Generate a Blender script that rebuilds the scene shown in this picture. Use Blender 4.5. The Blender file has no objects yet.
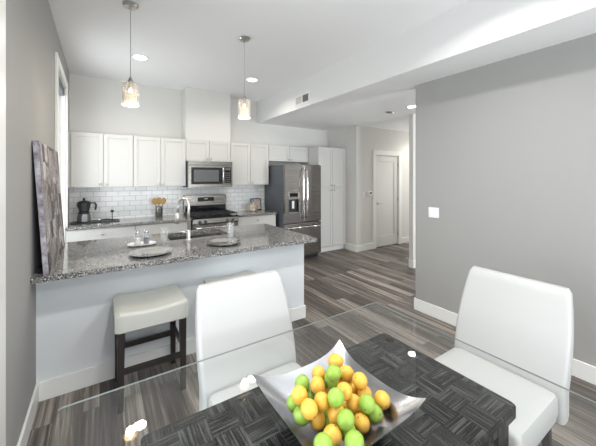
import bpy, bmesh, math, random
from mathutils import Vector, Matrix
C = bpy.context.scene.collection
PI = math.pi
R = math.radians

# ------------------------------------------------------------ camera, world, exposure
cam_data = bpy.data.cameras.new('camera')
cam = bpy.data.objects.new('camera', cam_data)
C.objects.link(cam)
cam.location = (0, 0, 1.56)
cam.rotation_euler = (R(90), 0, R(-33.6))
cam_data.sensor_width = 36
cam_data.lens = 298.5 / 596 * 36
cam_data.shift_y = -45.8 / 596
cam_data.clip_start = 0.02
bpy.context.scene.camera = cam

world = bpy.data.worlds.new('daylight')
bpy.context.scene.world = world
world.use_nodes = True
wn = world.node_tree.nodes['Background']
wn.inputs['Color'].default_value = (0.88, 0.94, 1.0, 1)
wn.inputs['Strength'].default_value = 2.0

vs = bpy.context.scene.view_settings
vs.view_transform = 'Standard'
vs.look = 'None'
vs.gamma = 1
vs.use_curve_mapping = False
vs.exposure = -0.05
cyc = bpy.context.scene.cycles
cyc.use_denoising = True
cyc.max_bounces = 14
cyc.diffuse_bounces = 6
cyc.glossy_bounces = 6
cyc.transparent_max_bounces = 24
cyc.caustics_reflective = False
cyc.sample_clamp_indirect = 6


def area(name, loc, rot, sx, sy, power, col, parent=None, shape='RECTANGLE', spread=180):
    l = bpy.data.lights.new(name, 'AREA')
    l.shape = shape
    l.size = sx
    if shape == 'RECTANGLE':
        l.size_y = sy
    l.energy = power
    l.color = col
    l.spread = R(spread)
    o = bpy.data.objects.new(name, l)
    C.objects.link(o)
    o.location = loc
    o.rotation_euler = rot
    if parent:
        o.parent = parent
    return o


# daylight by front windows, kitchen window and glazed door, then added fill lamps
XHALL = 8.5
DAY = (0.95, 0.975, 1.0)
area('daylight_front_window', (1.45, -2.80, 1.15), (R(124), 0, 0), 2.9, 1.9, 140, DAY)
area('daylight_patio_door', (-0.80, 0.75, 1.35), (0, R(-78), 0), 2.0, 1.7, 48, DAY)
area('daylight_kitchen_window', (-0.62, 4.30, 1.75), (0, R(-90), 0), 1.9, 0.95, 26, DAY)
area('fill_light_hall', (7.4, 0.6, 1.5), (R(90), 0, R(60)), 1.8, 1.8, 60, (1, .975, .94))  # added fill lamp standing in the hall, no window behind it
area('fill_light_foyer', (4.45, -2.80, 1.35), (R(104), 0, 0), 1.5, 1.9, 230, DAY)  # added fill for pantry and hall, through an invented foyer window
area('fill_light_hall_end', (XHALL, 3.88, 1.5), (0, R(90), 0), 1.7, .9, 60, (1, .985, .96))  # added fill along the hall wall, through an invented end window

# ------------------------------------------------------------ materials
MATS = {}


def N(nt, t, **kw):
    n = nt.nodes.new(t)
    for k, v in kw.items():
        if k in n.inputs:
            n.inputs[k].default_value = v
        else:
            setattr(n, k, v)
    return n


def mat(name, col=(.8, .8, .8), rough=.5, metal=0.0, spec=.5, bump=None, coat=0.0, sheen=0.0):
    if name in MATS:
        return MATS[name]
    m = bpy.data.materials.new(name)
    m.use_nodes = True
    nt = m.node_tree
    b = nt.nodes['Principled BSDF']
    b.inputs['Base Color'].default_value = (*col, 1)
    b.inputs['Roughness'].default_value = rough
    b.inputs['Metallic'].default_value = metal
    b.inputs['Specular IOR Level'].default_value = spec
    b.inputs['Coat Weight'].default_value = coat
    if bump:
        sc, st = bump
        tc = N(nt, 'ShaderNodeTexCoord')
        no = N(nt, 'ShaderNodeTexNoise', Scale=sc, Detail=4)
        bp = N(nt, 'ShaderNodeBump', Strength=st, Distance=.004)
        nt.links.new(tc.outputs['Object'], no.inputs['Vector'])
        nt.links.new(no.outputs['Fac'], bp.inputs['Height'])
        nt.links.new(bp.outputs['Normal'], b.inputs['Normal'])
    MATS[name] = m
    return m


def ramp(nt, stops, interp='LINEAR'):
    r = nt.nodes.new('ShaderNodeValToRGB')
    r.color_ramp.interpolation = interp
    e = r.color_ramp.elements
    while len(e) < len(stops):
        e.new(.5)
    for el, (p, c) in zip(e, stops):
        el.position = p
        el.color = (*c, 1)
    return r


def thin_glass(name, tint=(.95, .97, .96), base_refl=.04, rough=0.0, ior=1.45, body=0.0, body_col=(.9, .9, .9)):
    if name in MATS:
        return MATS[name]
    m = bpy.data.materials.new(name)
    m.use_nodes = True
    nt = m.node_tree
    nt.nodes.remove(nt.nodes['Principled BSDF'])
    out = nt.nodes['Material Output']
    tr = N(nt, 'ShaderNodeBsdfTransparent', Color=(*tint, 1))
    gl = N(nt, 'ShaderNodeBsdfGlossy', Roughness=rough)
    gl.inputs['Color'].default_value = (1, 1, 1, 1)
    fr = N(nt, 'ShaderNodeFresnel', IOR=ior)
    mx = N(nt, 'ShaderNodeMixShader')
    # the Fresnel node inverts the index on back faces; feed it the inverse there so both faces reflect alike
    gm = N(nt, 'ShaderNodeNewGeometry')
    im = N(nt, 'ShaderNodeMix', data_type='FLOAT')
    im.inputs[2].default_value = ior
    im.inputs[3].default_value = 1 / ior
    nt.links.new(gm.outputs['Backfacing'], im.inputs[0])
    nt.links.new(im.outputs[0], fr.inputs['IOR'])
    nt.links.new(fr.outputs[0], mx.inputs[0])
    nt.links.new(tr.outputs[0], mx.inputs[1])
    nt.links.new(gl.outputs[0], mx.inputs[2])
    last = mx
    if body:
        df = N(nt, 'ShaderNodeBsdfDiffuse')
        df.inputs['Color'].default_value = (*body_col, 1)
        m2 = N(nt, 'ShaderNodeMixShader')
        m2.inputs[0].default_value = body
        nt.links.new(mx.outputs[0], m2.inputs[1])
        nt.links.new(df.outputs[0], m2.inputs[2])
        last = m2
    nt.links.new(last.outputs[0], out.inputs['Surface'])
    MATS[name] = m
    return m


def emis(name, col, s):
    m = bpy.data.materials.new(name)
    m.use_nodes = True
    b = m.node_tree.nodes['Principled BSDF']
    b.inputs['Base Color'].default_value = (*col, 1)
    b.inputs['Emission Color'].default_value = (*col, 1)
    b.inputs['Emission Strength'].default_value = s
    return m


M_wall = mat('grey_wall_paint', (.335, .332, .324), .75, bump=(220, .05))
M_wall_k = mat('kitchen_wall_paint', (.66, .65, .63), .75, bump=(220, .05))
M_pen = mat('peninsula_paint_daylit', (.70, .725, .75), .6, bump=(220, .05))  # cool daylight cast put into this even wall colour
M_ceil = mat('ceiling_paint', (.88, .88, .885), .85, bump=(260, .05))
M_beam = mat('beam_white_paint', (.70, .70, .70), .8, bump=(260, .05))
M_trim = mat('white_trim_paint', (.78, .78, .76), .35)
M_cab = mat('white_cabinet_paint', (.61, .60, .58), .35)
M_cabin = mat('vent_backing_grey', (.30, .30, .29), .7)  # plain grey of the sheet behind the vent louvres
M_door = mat('door_paint', (.66, .66, .64), .4)
M_nickel = mat('brushed_nickel', (.52, .50, .475), .28, 1.0)
M_chrome = mat('chrome', (.80, .80, .80), .08, 1.0)
M_black = mat('black_plastic', (.015, .015, .016), .35)
M_blackg = mat('black_glass', (.012, .013, .015), .06)
M_iron = mat('cast_iron', (.02, .02, .022), .55)
M_darksteel = mat('dark_grey_enamel', (.075, .085, .10), .4)
M_wood_dark = mat('espresso_wood', (.018, .014, .013), .35)
M_plastic = mat('white_plastic', (.82, .82, .82), .35)
M_por = mat('white_porcelain', (.85, .85, .84), .12, coat=.5)
M_glass = thin_glass('tumbler_glass', (.95, .96, .96), ior=1.5, body=.14)
M_pane = thin_glass('window_glass', (.96, .98, .98))
M_tglass = thin_glass('table_glass', (.975, .985, .98), ior=1.36)
M_tedge = mat('polished_glass_edge', (.27, .30, .29), .15)
M_leather = mat('white_leatherette', (.435, .435, .43), .42, bump=(380, .12))
M_stoolseat = mat('cream_leatherette', (.47, .47, .435), .5, bump=(380, .12))
M_woodspoon = mat('light_wood', (.36, .22, .08), .55, bump=(80, .2))


def steel_mat(name, col, rough=.28, axis='Z'):
    m = bpy.data.materials.new(name)
    m.use_nodes = True
    nt = m.node_tree
    b = nt.nodes['Principled BSDF']
    b.inputs['Metallic'].default_value = 1
    tc = N(nt, 'ShaderNodeTexCoord')
    mp = N(nt, 'ShaderNodeMapping')
    s = {'Z': (260, 260, 2), 'X': (2, 260, 260)}[axis]
    mp.inputs['Scale'].default_value = s
    no = N(nt, 'ShaderNodeTexNoise', Scale=1.0, Detail=3)
    nt.links.new(tc.outputs['Object'], mp.inputs[0])
    nt.links.new(mp.outputs[0], no.inputs['Vector'])
    r = ramp(nt, [(.3, tuple(c * .88 for c in col)), (.7, tuple(min(1, c * 1.1) for c in col))])
    nt.links.new(no.outputs['Fac'], r.inputs[0])
    nt.links.new(r.outputs[0], b.inputs['Base Color'])
    mr = N(nt, 'ShaderNodeMapRange')
    mr.inputs['To Min'].default_value = rough * .8
    mr.inputs['To Max'].default_value = rough * 1.25
    nt.links.new(no.outputs['Fac'], mr.inputs['Value'])
    nt.links.new(mr.outputs[0], b.inputs['Roughness'])
    return m


M_steel = steel_mat('brushed_steel', (.31, .295, .27), .26, 'X')
M_fridge = steel_mat('fridge_steel', (.28, .265, .25), .25, 'X')
M_bowl = mat('polished_bowl_metal', (.66, .67, .70), .21, 1.0)


def floor_mat():
    m = bpy.data.materials.new('grey_brown_wood_planks')
    m.use_nodes = True
    nt = m.node_tree
    b = nt.nodes['Principled BSDF']
    tc = N(nt, 'ShaderNodeTexCoord')
    mp = N(nt, 'ShaderNodeMapping')
    mp.inputs['Rotation'].default_value = (0, 0, R(90))
    br = N(nt, 'ShaderNodeTexBrick')
    br.offset = .37
    br.inputs['Scale'].default_value = 1
    br.inputs['Brick Width'].default_value = 1.22
    br.inputs['Row Height'].default_value = .125
    br.inputs['Mortar Size'].default_value = .0012
    br.inputs['Mortar Smooth'].default_value = .2
    br.inputs['Color1'].default_value = (0, 0, 0, 1)
    br.inputs['Color2'].default_value = (1, 1, 1, 1)
    br.inputs['Mortar'].default_value = (0, 0, 0, 1)
    nt.links.new(tc.outputs['Object'], mp.inputs[0])
    nt.links.new(mp.outputs[0], br.inputs['Vector'])
    # streaks along the plank, shifted per plank
    sc = N(nt, 'ShaderNodeMapping')
    sc.inputs['Scale'].default_value = (1.1, 34, 1)
    nt.links.new(mp.outputs[0], sc.inputs[0])
    add = N(nt, 'ShaderNodeVectorMath', operation='ADD')
    mul = N(nt, 'ShaderNodeVectorMath', operation='SCALE')
    mul.inputs['Scale'].default_value = 37
    nt.links.new(br.outputs['Color'], mul.inputs[0])
    nt.links.new(sc.outputs[0], add.inputs[0])
    nt.links.new(mul.outputs[0], add.inputs[1])
    n1 = N(nt, 'ShaderNodeTexNoise', Scale=1.0, Detail=6, Roughness=.66, Distortion=.5)
    nt.links.new(add.outputs[0], n1.inputs['Vector'])
    mx = N(nt, 'ShaderNodeMix', data_type='FLOAT')
    mx.inputs[0].default_value = .20
    nt.links.new(n1.outputs['Fac'], mx.inputs[2])
    nt.links.new(br.outputs['Color'], mx.inputs[3])
    r = ramp(nt, [(.30, (.030, .024, .020)), (.42, (.070, .057, .049)), (.52, (.135, .113, .097)), (.65, (.35, .31, .27))])
    nt.links.new(mx.outputs[0], r.inputs[0])
    dk = N(nt, 'ShaderNodeMix', data_type='RGBA')
    dk.inputs[7].default_value = (.035, .03, .026, 1)
    nt.links.new(br.outputs['Fac'], dk.inputs[0])
    nt.links.new(r.outputs[0], dk.inputs[6])
    nt.links.new(dk.outputs[2], b.inputs['Base Color'])
    b.inputs['Roughness'].default_value = .42
    bp = N(nt, 'ShaderNodeBump', Strength=.25, Distance=.003)
    nt.links.new(n1.outputs['Fac'], bp.inputs['Height'])
    nt.links.new(bp.outputs[0], b.inputs['Normal'])
    return m


def granite_mat():
    m = bpy.data.materials.new('speckled_grey_granite')
    m.use_nodes = True
    nt = m.node_tree
    b = nt.nodes['Principled BSDF']
    tc = N(nt, 'ShaderNodeTexCoord')
    v = N(nt, 'ShaderNodeTexVoronoi', Scale=190)
    n2 = N(nt, 'ShaderNodeTexNoise', Scale=60, Detail=5, Roughness=.7)
    nt.links.new(tc.outputs['Object'], v.inputs['Vector'])
    nt.links.new(tc.outputs['Object'], n2.inputs['Vector'])
    sep = N(nt, 'ShaderNodeSeparateColor')
    nt.links.new(v.outputs['Color'], sep.inputs[0])
    mx = N(nt, 'ShaderNodeMix', data_type='FLOAT')
    mx.inputs[0].default_value = .35
    nt.links.new(sep.outputs[0], mx.inputs[2])
    nt.links.new(n2.outputs['Fac'], mx.inputs[3])
    r = ramp(nt, [(.0, (.012, .012, .013)), (.30, (.065, .064, .063)), (.40, (.17, .167, .163)), (.58, (.28, .274, .265)), (.74, (.58, .575, .56))], 'CONSTANT')
    nt.links.new(mx.outputs[0], r.inputs[0])
    nt.links.new(r.outputs[0], b.inputs['Base Color'])
    b.inputs['Roughness'].default_value = .1
    b.inputs['Coat Weight'].default_value = .25
    b.inputs['Coat Roughness'].default_value = .03
    return m


def tile_mat():
    m = bpy.data.materials.new('white_subway_tile')
    m.use_nodes = True
    nt = m.node_tree
    b = nt.nodes['Principled BSDF']
    tc = N(nt, 'ShaderNodeTexCoord')
    sp = N(nt, 'ShaderNodeSeparateXYZ')
    cb = N(nt, 'ShaderNodeCombineXYZ')
    nt.links.new(tc.outputs['Object'], sp.inputs[0])
    nt.links.new(sp.outputs[0], cb.inputs[0])
    nt.links.new(sp.outputs[2], cb.inputs[1])
    br = N(nt, 'ShaderNodeTexBrick')
    br.inputs['Scale'].default_value = 1
    br.inputs['Brick Width'].default_value = .160
    br.inputs['Row Height'].default_value = .079
    br.inputs['Mortar Size'].default_value = .0035
    br.inputs['Mortar Smooth'].default_value = .3
    br.inputs['Color1'].default_value = (.74, .75, .75, 1)
    br.inputs['Color2'].default_value = (.82, .82, .815, 1)
    br.inputs['Mortar'].default_value = (.45, .46, .47, 1)
    nt.links.new(cb.outputs[0], br.inputs['Vector'])
    nt.links.new(br.outputs['Color'], b.inputs['Base Color'])
    b.inputs['Roughness'].default_value = .15
    iv = N(nt, 'ShaderNodeMath', operation='SUBTRACT')
    iv.inputs[0].default_value = 1
    nt.links.new(br.outputs['Fac'], iv.inputs[1])
    bp = N(nt, 'ShaderNodeBump', Strength=.5, Distance=.003)
    nt.links.new(iv.outputs[0], bp.inputs['Height'])
    nt.links.new(bp.outputs[0], b.inputs['Normal'])
    return m


def weave_mat():
    """dark wood veneer laid in a basket weave of finely grooved squares"""
    m = bpy.data.materials.new('dark_basketweave_veneer')
    m.use_nodes = True
    nt = m.node_tree
    b = nt.nodes['Principled BSDF']
    tc = N(nt, 'ShaderNodeTexCoord')
    ck = N(nt, 'ShaderNodeTexChecker', Scale=1 / .092)
    off = N(nt, 'ShaderNodeMapping')
    off.inputs['Location'].default_value = (.013, .021, .0131)
    nt.links.new(tc.outputs['Object'], off.inputs[0])
    nt.links.new(off.outputs[0], ck.inputs['Vector'])
    # per-square tone
    sn = N(nt, 'ShaderNodeVectorMath', operation='SNAP')
    sn.inputs[1].default_value = (.092, .092, 1)
    nt.links.new(off.outputs[0], sn.inputs[0])
    wn_ = N(nt, 'ShaderNodeTexWhiteNoise')
    nt.links.new(sn.outputs[0], wn_.inputs['Vector'])
    outs = []
    for s in ((5, 165, 3), (165, 5, 3)):
        mp = N(nt, 'ShaderNodeMapping')
        mp.inputs['Scale'].default_value = s
        nt.links.new(tc.outputs['Object'], mp.inputs[0])
        no = N(nt, 'ShaderNodeTexNoise', Scale=1, Detail=3, Roughness=.6, Distortion=.25)
        nt.links.new(mp.outputs[0], no.inputs['Vector'])
        outs.append(no)
    mx = N(nt, 'ShaderNodeMix', data_type='FLOAT')
    nt.links.new(ck.outputs['Fac'], mx.inputs[0])
    nt.links.new(outs[0].outputs['Fac'], mx.inputs[2])
    nt.links.new(outs[1].outputs['Fac'], mx.inputs[3])
    r = ramp(nt, [(.38, (.001, .001, .001)), (.49, (.009, .0088, .0086)), (.61, (.066, .064, .062))])
    nt.links.new(mx.outputs[0], r.inputs[0])
    hsv = N(nt, 'ShaderNodeHueSaturation')
    mr = N(nt, 'ShaderNodeMapRange')
    mr.inputs['To Min'].default_value = .7
    mr.inputs['To Max'].default_value = 1.35
    nt.links.new(wn_.outputs['Value'], mr.inputs['Value'])
    nt.links.new(mr.outputs[0], hsv.inputs['Value'])
    nt.links.new(r.outputs[0], hsv.inputs['Color'])
    nt.links.new(hsv.outputs[0], b.inputs['Base Color'])
    b.inputs['Roughness'].default_value = .5
    b.inputs['Specular IOR Level'].default_value = .12
    bp = N(nt, 'ShaderNodeBump', Strength=.4, Distance=.002)
    nt.links.new(mx.outputs[0], bp.inputs['Height'])
    nt.links.new(bp.outputs[0], b.inputs['Normal'])
    return m


def canvas_mat():
    m = bpy.data.materials.new('collage_canvas_print')
    m.use_nodes = True
    nt = m.node_tree
    b = nt.nodes['Principled BSDF']
    tc = N(nt, 'ShaderNodeTexCoord')
    sp = N(nt, 'ShaderNodeSeparateXYZ')
    nt.links.new(tc.outputs['Object'], sp.inputs[0])
    cb = N(nt, 'ShaderNodeCombineXYZ')
    nt.links.new(sp.outputs[1], cb.inputs[0])
    nt.links.new(sp.outputs[2], cb.inputs[1])
    v = N(nt, 'ShaderNodeTexVoronoi', Scale=8, distance='CHEBYCHEV')
    n = N(nt, 'ShaderNodeTexNoise', Scale=22, Detail=6, Roughness=.75)
    nt.links.new(cb.outputs[0], v.inputs['Vector'])
    nt.links.new(cb.outputs[0], n.inputs['Vector'])
    s2 = N(nt, 'ShaderNodeSeparateColor')
    nt.links.new(v.outputs['Color'], s2.inputs[0])
    mx = N(nt, 'ShaderNodeMix', data_type='FLOAT')
    mx.inputs[0].default_value = .55
    nt.links.new(s2.outputs[0], mx.inputs[2])
    nt.links.new(n.outputs['Fac'], mx.inputs[3])
    r = ramp(nt, [(.30, (.03, .028, .03)), (.42, (.15, .12, .11)), (.52, (.36, .33, .31)), (.60, (.17, .16, .19)), (.72, (.55, .53, .52))])
    nt.links.new(mx.outputs[0], r.inputs[0])
    nt.links.new(r.outputs[0], b.inputs['Base Color'])
    b.inputs['Roughness'].default_value = .6
    return m


def wrap_mat():
    m = bpy.data.materials.new('canvas_side_print')
    m.use_nodes = True
    nt = m.node_tree
    b = nt.nodes['Principled BSDF']
    tc = N(nt, 'ShaderNodeTexCoord')
    n = N(nt, 'ShaderNodeTexNoise', Scale=14, Detail=7, Roughness=.7)
    nt.links.new(tc.outputs['Object'], n.inputs['Vector'])
    r = ramp(nt, [(.33, (.09, .07, .09)), (.48, (.30, .27, .31)), (.60, (.47, .46, .50)), (.72, (.62, .60, .62))])
    nt.links.new(n.outputs['Fac'], r.inputs[0])
    nt.links.new(r.outputs[0], b.inputs['Base Color'])
    b.inputs['Roughness'].default_value = .6
    return m


def fruit_mat(name, a, c):
    m = bpy.data.materials.new(name)
    m.use_nodes = True
    nt = m.node_tree
    b = nt.nodes['Principled BSDF']
    tc = N(nt, 'ShaderNodeTexCoord')
    n = N(nt, 'ShaderNodeTexNoise', Scale=18, Detail=3)
    n2 = N(nt, 'ShaderNodeTexNoise', Scale=420, Detail=2)
    nt.links.new(tc.outputs['Object'], n.inputs['Vector'])
    nt.links.new(tc.outputs['Object'], n2.inputs['Vector'])
    r = ramp(nt, [(.35, a), (.65, c)])
    nt.links.new(n.outputs['Fac'], r.inputs[0])
    nt.links.new(r.outputs[0], b.inputs['Base Color'])
    bp = N(nt, 'ShaderNodeBump', Strength=.25, Distance=.001)
    nt.links.new(n2.outputs['Fac'], bp.inputs['Height'])
    nt.links.new(bp.outputs[0], b.inputs['Normal'])
    b.inputs['Roughness'].default_value = .38
    b.inputs['Subsurface Weight'].default_value = .08
    b.inputs['Subsurface Radius'].default_value = (.02, .015, .005)
    b.inputs['Subsurface Scale'].default_value = .3
    return m


M_floor = floor_mat()
M_granite = granite_mat()
M_tile = tile_mat()
M_weave = weave_mat()
M_canvas = canvas_mat()
M_wrap = wrap_mat()
M_lemon = fruit_mat('lemon_skin', (.62, .325, .032), (.72, .43, .07))
M_lime = fruit_mat('lime_skin', (.16, .31, .03), (.30, .43, .06))


# ------------------------------------------------------------ mesh helpers
class MB:
    def __init__(self):
        self.bm = bmesh.new()

    def box(self, x0, x1, y0, y1, z0, z1, bev=0.0, seg=2):
        r = bmesh.ops.create_cube(self.bm, size=1)
        vs_ = r['verts']
        for v in vs_:
            v.co = Vector(((x0 + x1) / 2 + v.co.x * (x1 - x0), (y0 + y1) / 2 + v.co.y * (y1 - y0), (z0 + z1) / 2 + v.co.z * (z1 - z0)))
        if bev:
            es = list({e for v in vs_ for e in v.link_edges})
            bmesh.ops.bevel(self.bm, geom=es, offset=bev, segments=seg, profile=.5, affect='EDGES')
        return self

    def rings(self, rings, cap0=True, cap1=True, closed=True):
        vv = [[self.bm.verts.new(p) for p in r] for r in rings]
        n = len(vv[0])
        for a, b in zip(vv[:-1], vv[1:]):
            for i in range(n if closed else n - 1):
                j = (i + 1) % n
                self.bm.faces.new((a[i], a[j], b[j], b[i]))
        if cap0:
            self.bm.faces.new(list(reversed(vv[0])))
        if cap1:
            self.bm.faces.new(vv[-1])
        return self

    def lathe(self, prof, c=(0, 0, 0), n=28, axis='Z', cap0=True, cap1=True):
        rr = []
        for r, h in prof:
            ring = []
            for i in range(n):
                a = 2 * PI * i / n
                x, y = max(r, 1e-5) * math.cos(a), max(r, 1e-5) * math.sin(a)
                if axis == 'Z':
                    p = (x, y, h)
                elif axis == 'Y':
                    p = (x, h, -y)
                else:
                    p = (h, x, y)
                ring.append(Vector(p) + Vector(c))
            rr.append(ring)
        return self.rings(rr, cap0, cap1)

    def tube(self, pts, r, n=10, cap=True):
        pts = [Vector(p) for p in pts]
        rs = r if isinstance(r, (list, tuple)) else [r] * len(pts)
        t0 = (pts[1] - pts[0]).normalized()
        up = Vector((0, 0, 1)) if abs(t0.z) < .9 else Vector((1, 0, 0))
        nrm = t0.cross(up).normalized()
        rr = []
        for i, p in enumerate(pts):
            if i == 0:
                t = pts[1] - pts[0]
            elif i == len(pts) - 1:
                t = pts[-1] - pts[-2]
            else:
                t = (pts[i + 1] - p).normalized() + (p - pts[i - 1]).normalized()
            t.normalize()
            nrm = (nrm - t * nrm.dot(t)).normalized()
            bn = t.cross(nrm)
            rr.append([p + (nrm * math.cos(2 * PI * k / n) + bn * math.sin(2 * PI * k / n)) * rs[i] for k in range(n)])
        return self.rings(rr, cap, cap)

    def build(self, name, m, parent=None, smooth=False, loc=None, rot=None, m2=None, m2test=None):
        bmesh.ops.recalc_face_normals(self.bm, faces=self.bm.faces)
        me = bpy.data.meshes.new(name)
        if smooth:
            for f in self.bm.faces:
                f.smooth = True
            if smooth != 'all':
                for e in self.bm.edges:
                    if len(e.link_faces) == 2 and e.calc_face_angle(0) > R(38):
                        e.smooth = False
        if m2:
            for f in self.bm.faces:
                if m2test(f):
                    f.material_index = 1
        self.bm.to_mesh(me)
        self.bm.free()
        me.materials.append(m)
        if m2:
            me.materials.append(m2)
        o = bpy.data.objects.new(name, me)
        C.objects.link(o)
        if parent:
            o.parent = parent
        if loc:
            o.location = loc
        if rot:
            o.rotation_euler = rot
        return o


def thing(name, label, cat, loc=(0, 0, 0), rz=0, group=None):
    o = bpy.data.objects.new(name, None)
    o.empty_display_size = .05
    C.objects.link(o)
    o.location = loc
    o.rotation_euler = (0, 0, rz)
    tag(o, label, cat, group)
    return o


def tag(o, label, cat, group=None):
    o['label'] = label
    o['category'] = cat
    if group:
        o['group'] = group
    return o


def struct(o):
    o['kind'] = 'structure'
    return o


def dup(root, loc, rz, label, group=None):
    def cp(o, par):
        c = o.copy()
        C.objects.link(c)
        c.parent = par
        for ch in list(o.children):
            cp(ch, c)
        return c
    r = cp(root, None)
    r.location = loc
    r.rotation_euler = (0, 0, rz)
    r['label'] = label
    if group:
        r['group'] = group
    return r


def rrect(w, d, r, z, n=5, cx=0, cy=0):
    """rounded rectangle ring in the XY plane"""
    out = []
    for (sx, sy, a0) in ((1, 1, 0), (-1, 1, 90), (-1, -1, 180), (1, -1, 270)):
        for k in range(n + 1):
            a = R(a0 + 90 * k / n)
            out.append(Vector((cx + sx * (w / 2 - r) + r * math.cos(a), cy + sy * (d / 2 - r) + r * math.sin(a), z)))
    return out
# ------------------------------------------------------------ setting
XL, XR, YB, ZC, ZS, XB = -.368, 3.108, 5.457, 3.073, 2.645, 2.631
YF, XE = -2.6, 8.2
YH = 2.731       # dining side of the peninsula half wall
XH = 1.894       # its free end
YD, XS = 4.512, 4.461

struct(MB().box(XL - .15, XE, YF - .15, YB + .15, -.1, 0).build('floor', M_floor))
struct(MB().box(XL - .15, XE, YF - .15, YB + .15, ZC, ZC + .1).build('ceiling', M_ceil))
# dropped ceiling over hall with its painted side
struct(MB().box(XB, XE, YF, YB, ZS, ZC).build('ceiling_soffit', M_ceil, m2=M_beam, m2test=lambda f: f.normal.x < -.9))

w = MB()
w.box(XL - .15, XL, YF, -.15, 0, ZC)
w.box(XL - .15, XL, -.15, 1.66, 2.30, ZC)
w.box(XL - .15, XL, 1.66, 3.86, 0, ZC)
w.box(XL - .15, XL, 3.86, 4.86, 2.70, ZC)
w.box(XL - .15, XL, 3.86, 4.86, 0, .62)
w.box(XL - .15, XL, 4.86, YB + .15, 0, ZC)
struct(w.build('wall_left', M_wall))
struct(MB().box(XL, XE, YB, YB + .15, 0, ZC).build('wall_back', M_wall_k))
struct(MB().box(XR, XR + .13, YF, 2.168, 0, ZS).build('wall_right', M_wall))
w = MB()
w.box(XS, XS + .12, YD, YB, 0, ZS)
w.box(XS + .12, 5.044, YD, YD + .12, 0, ZS)
w.box(5.044, 5.812, YD, YD + .12, 2.055, ZS)
w.box(5.812, XE, YD, YD + .12, 0, ZS)
struct(w.build('wall_hall', M_wall_k))
struct(MB().box(4.475, XE, 3.17, 3.25, 0, ZS).build('wall_passage', M_wall_k))
w = MB()
w.box(XE, XE + .15, YF, 3.40, 0, ZC)
w.box(XE, XE + .15, 4.36, YB, 0, ZC)
w.box(XE, XE + .15, 3.40, 4.36, 0, .55)
w.box(XE, XE + .15, 3.40, 4.36, 2.35, ZC)
struct(w.build('wall_hall_end', M_wall))
b = MB()
for (y0, y1, z0, z1) in ((3.40, 3.45, .55, 2.35), (4.31, 4.36, .55, 2.35), (3.45, 4.31, .55, .60), (3.45, 4.31, 2.30, 2.35)):
    b.box(XE + .04, XE + .10, y0, y1, z0, z1, .003)
w4 = struct(b.build('added_window_hall', M_plastic))  # unseen window, added to let the hall-end fill lamp in
MB().box(XE + .067, XE + .073, 3.45, 4.31, .60, 2.30).build('window_pane', M_pane, w4)
w = MB()
w.box(XL, 0.0, YF - .15, YF, 0, ZC)
w.box(2.9, 3.70, YF - .15, YF, 0, ZC)
w.box(5.20, XE, YF - .15, YF, 0, ZC)
w.box(3.70, 5.20, YF - .15, YF, 0, .3)
w.box(3.70, 5.20, YF - .15, YF, 2.40, ZC)
w.box(0.0, 2.9, YF - .15, YF, 0, .4)
w.box(0.0, 2.9, YF - .15, YF, 2.45, ZC)
struct(w.build('wall_front', M_wall))
struct(MB().box(XL, XH, YH, YH + .115, 0, .876).build('wall_peninsula', M_pen))
struct(MB().box(1.2, 1.975, 5.19, YB, 2.194, ZC).build('wall_chase', M_wall_k))
struct(MB().box(XL, 2.79, YB - .008, YB, .914, 1.43).build('wall_backsplash', M_tile))


def baseboard(name, segs, h=.135, t=.015):
    b = MB()
    for (x0, x1, y0, y1) in segs:
        b.box(x0, x1, y0, y1, 0, h, .004)
    return struct(b.build(name, M_trim))


baseboard('baseboard_left', [(XL, XL + .015, 1.84, YH)])
baseboard('baseboard_peninsula', [(XL + .015, XH + .015, YH - .015, YH), (XH, XH + .015, YH, YH + .115)])
baseboard('baseboard_right', [(XR - .015, XR, YF, 2.183), (XR, XR + .13, 2.168, 2.183)])
baseboard('baseboard_hall', [(XS - .015, XS, YD - .015, 4.86), (XS, 4.945, YD - .015, YD), (5.91, XE, YD - .015, YD)])
baseboard('baseboard_passage', [(4.46, 4.475, 3.155, 3.25), (4.475, XE, 3.155, 3.17)])


def casing(b, axis, at, a0, a1, z0, z1, wd, t, bottom=False):
    """frame of boards round an opening; axis 'X' = on a wall facing +X/-X at x=at"""
    def bx(p0, p1, q0, q1):
        if axis == 'X':
            b.box(at, at + t, p0, p1, q0, q1, .004)
        else:
            b.box(p0, p1, at - t, at, q0, q1, .004)
    bx(a0 - wd, a0, z0, z1 + wd)
    bx(a1, a1 + wd, z0, z1 + wd)
    bx(a0, a1, z1, z1 + wd)
    if bottom:
        bx(a0 - wd - .02, a1 + wd + .02, z0 - .03, z0)


# kitchen window (tall, left wall)
b = MB()
casing(b, 'X', XL, 3.86, 4.86, .62, 2.70, .095, .022, True)
b.box(XL - .15, XL, 3.86, 3.875, .62, 2.70)
b.box(XL - .15, XL, 4.845, 4.86, .62, 2.70)
b.box(XL - .15, XL, 3.875, 4.845, 2.685, 2.70)
b.box(XL - .15, XL, 3.875, 4.845, .62, .635)
win = struct(b.build('window_1', M_trim))
b = MB()
for (y0, y1, z0, z1) in ((3.875, 3.92, .635, 2.685), (4.80, 4.845, .635, 2.685), (3.92, 4.80, .635, .69), (3.92, 4.80, 2.63, 2.685), (3.92, 4.80, 1.62, 1.67)):
    b.box(XL - .11, XL - .06, y0, y1, z0, z1, .003)
b.build('window_sash', M_plastic, win)
MB().box(XL - .088, XL - .082, 3.92, 4.80, .69, 2.63).build('window_pane', M_pane, win)
MB().box(XL - .055, XL - .005, 3.88, 4.84, 2.60, 2.68, .008).build('shade_cassette', M_darksteel, win)

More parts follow.
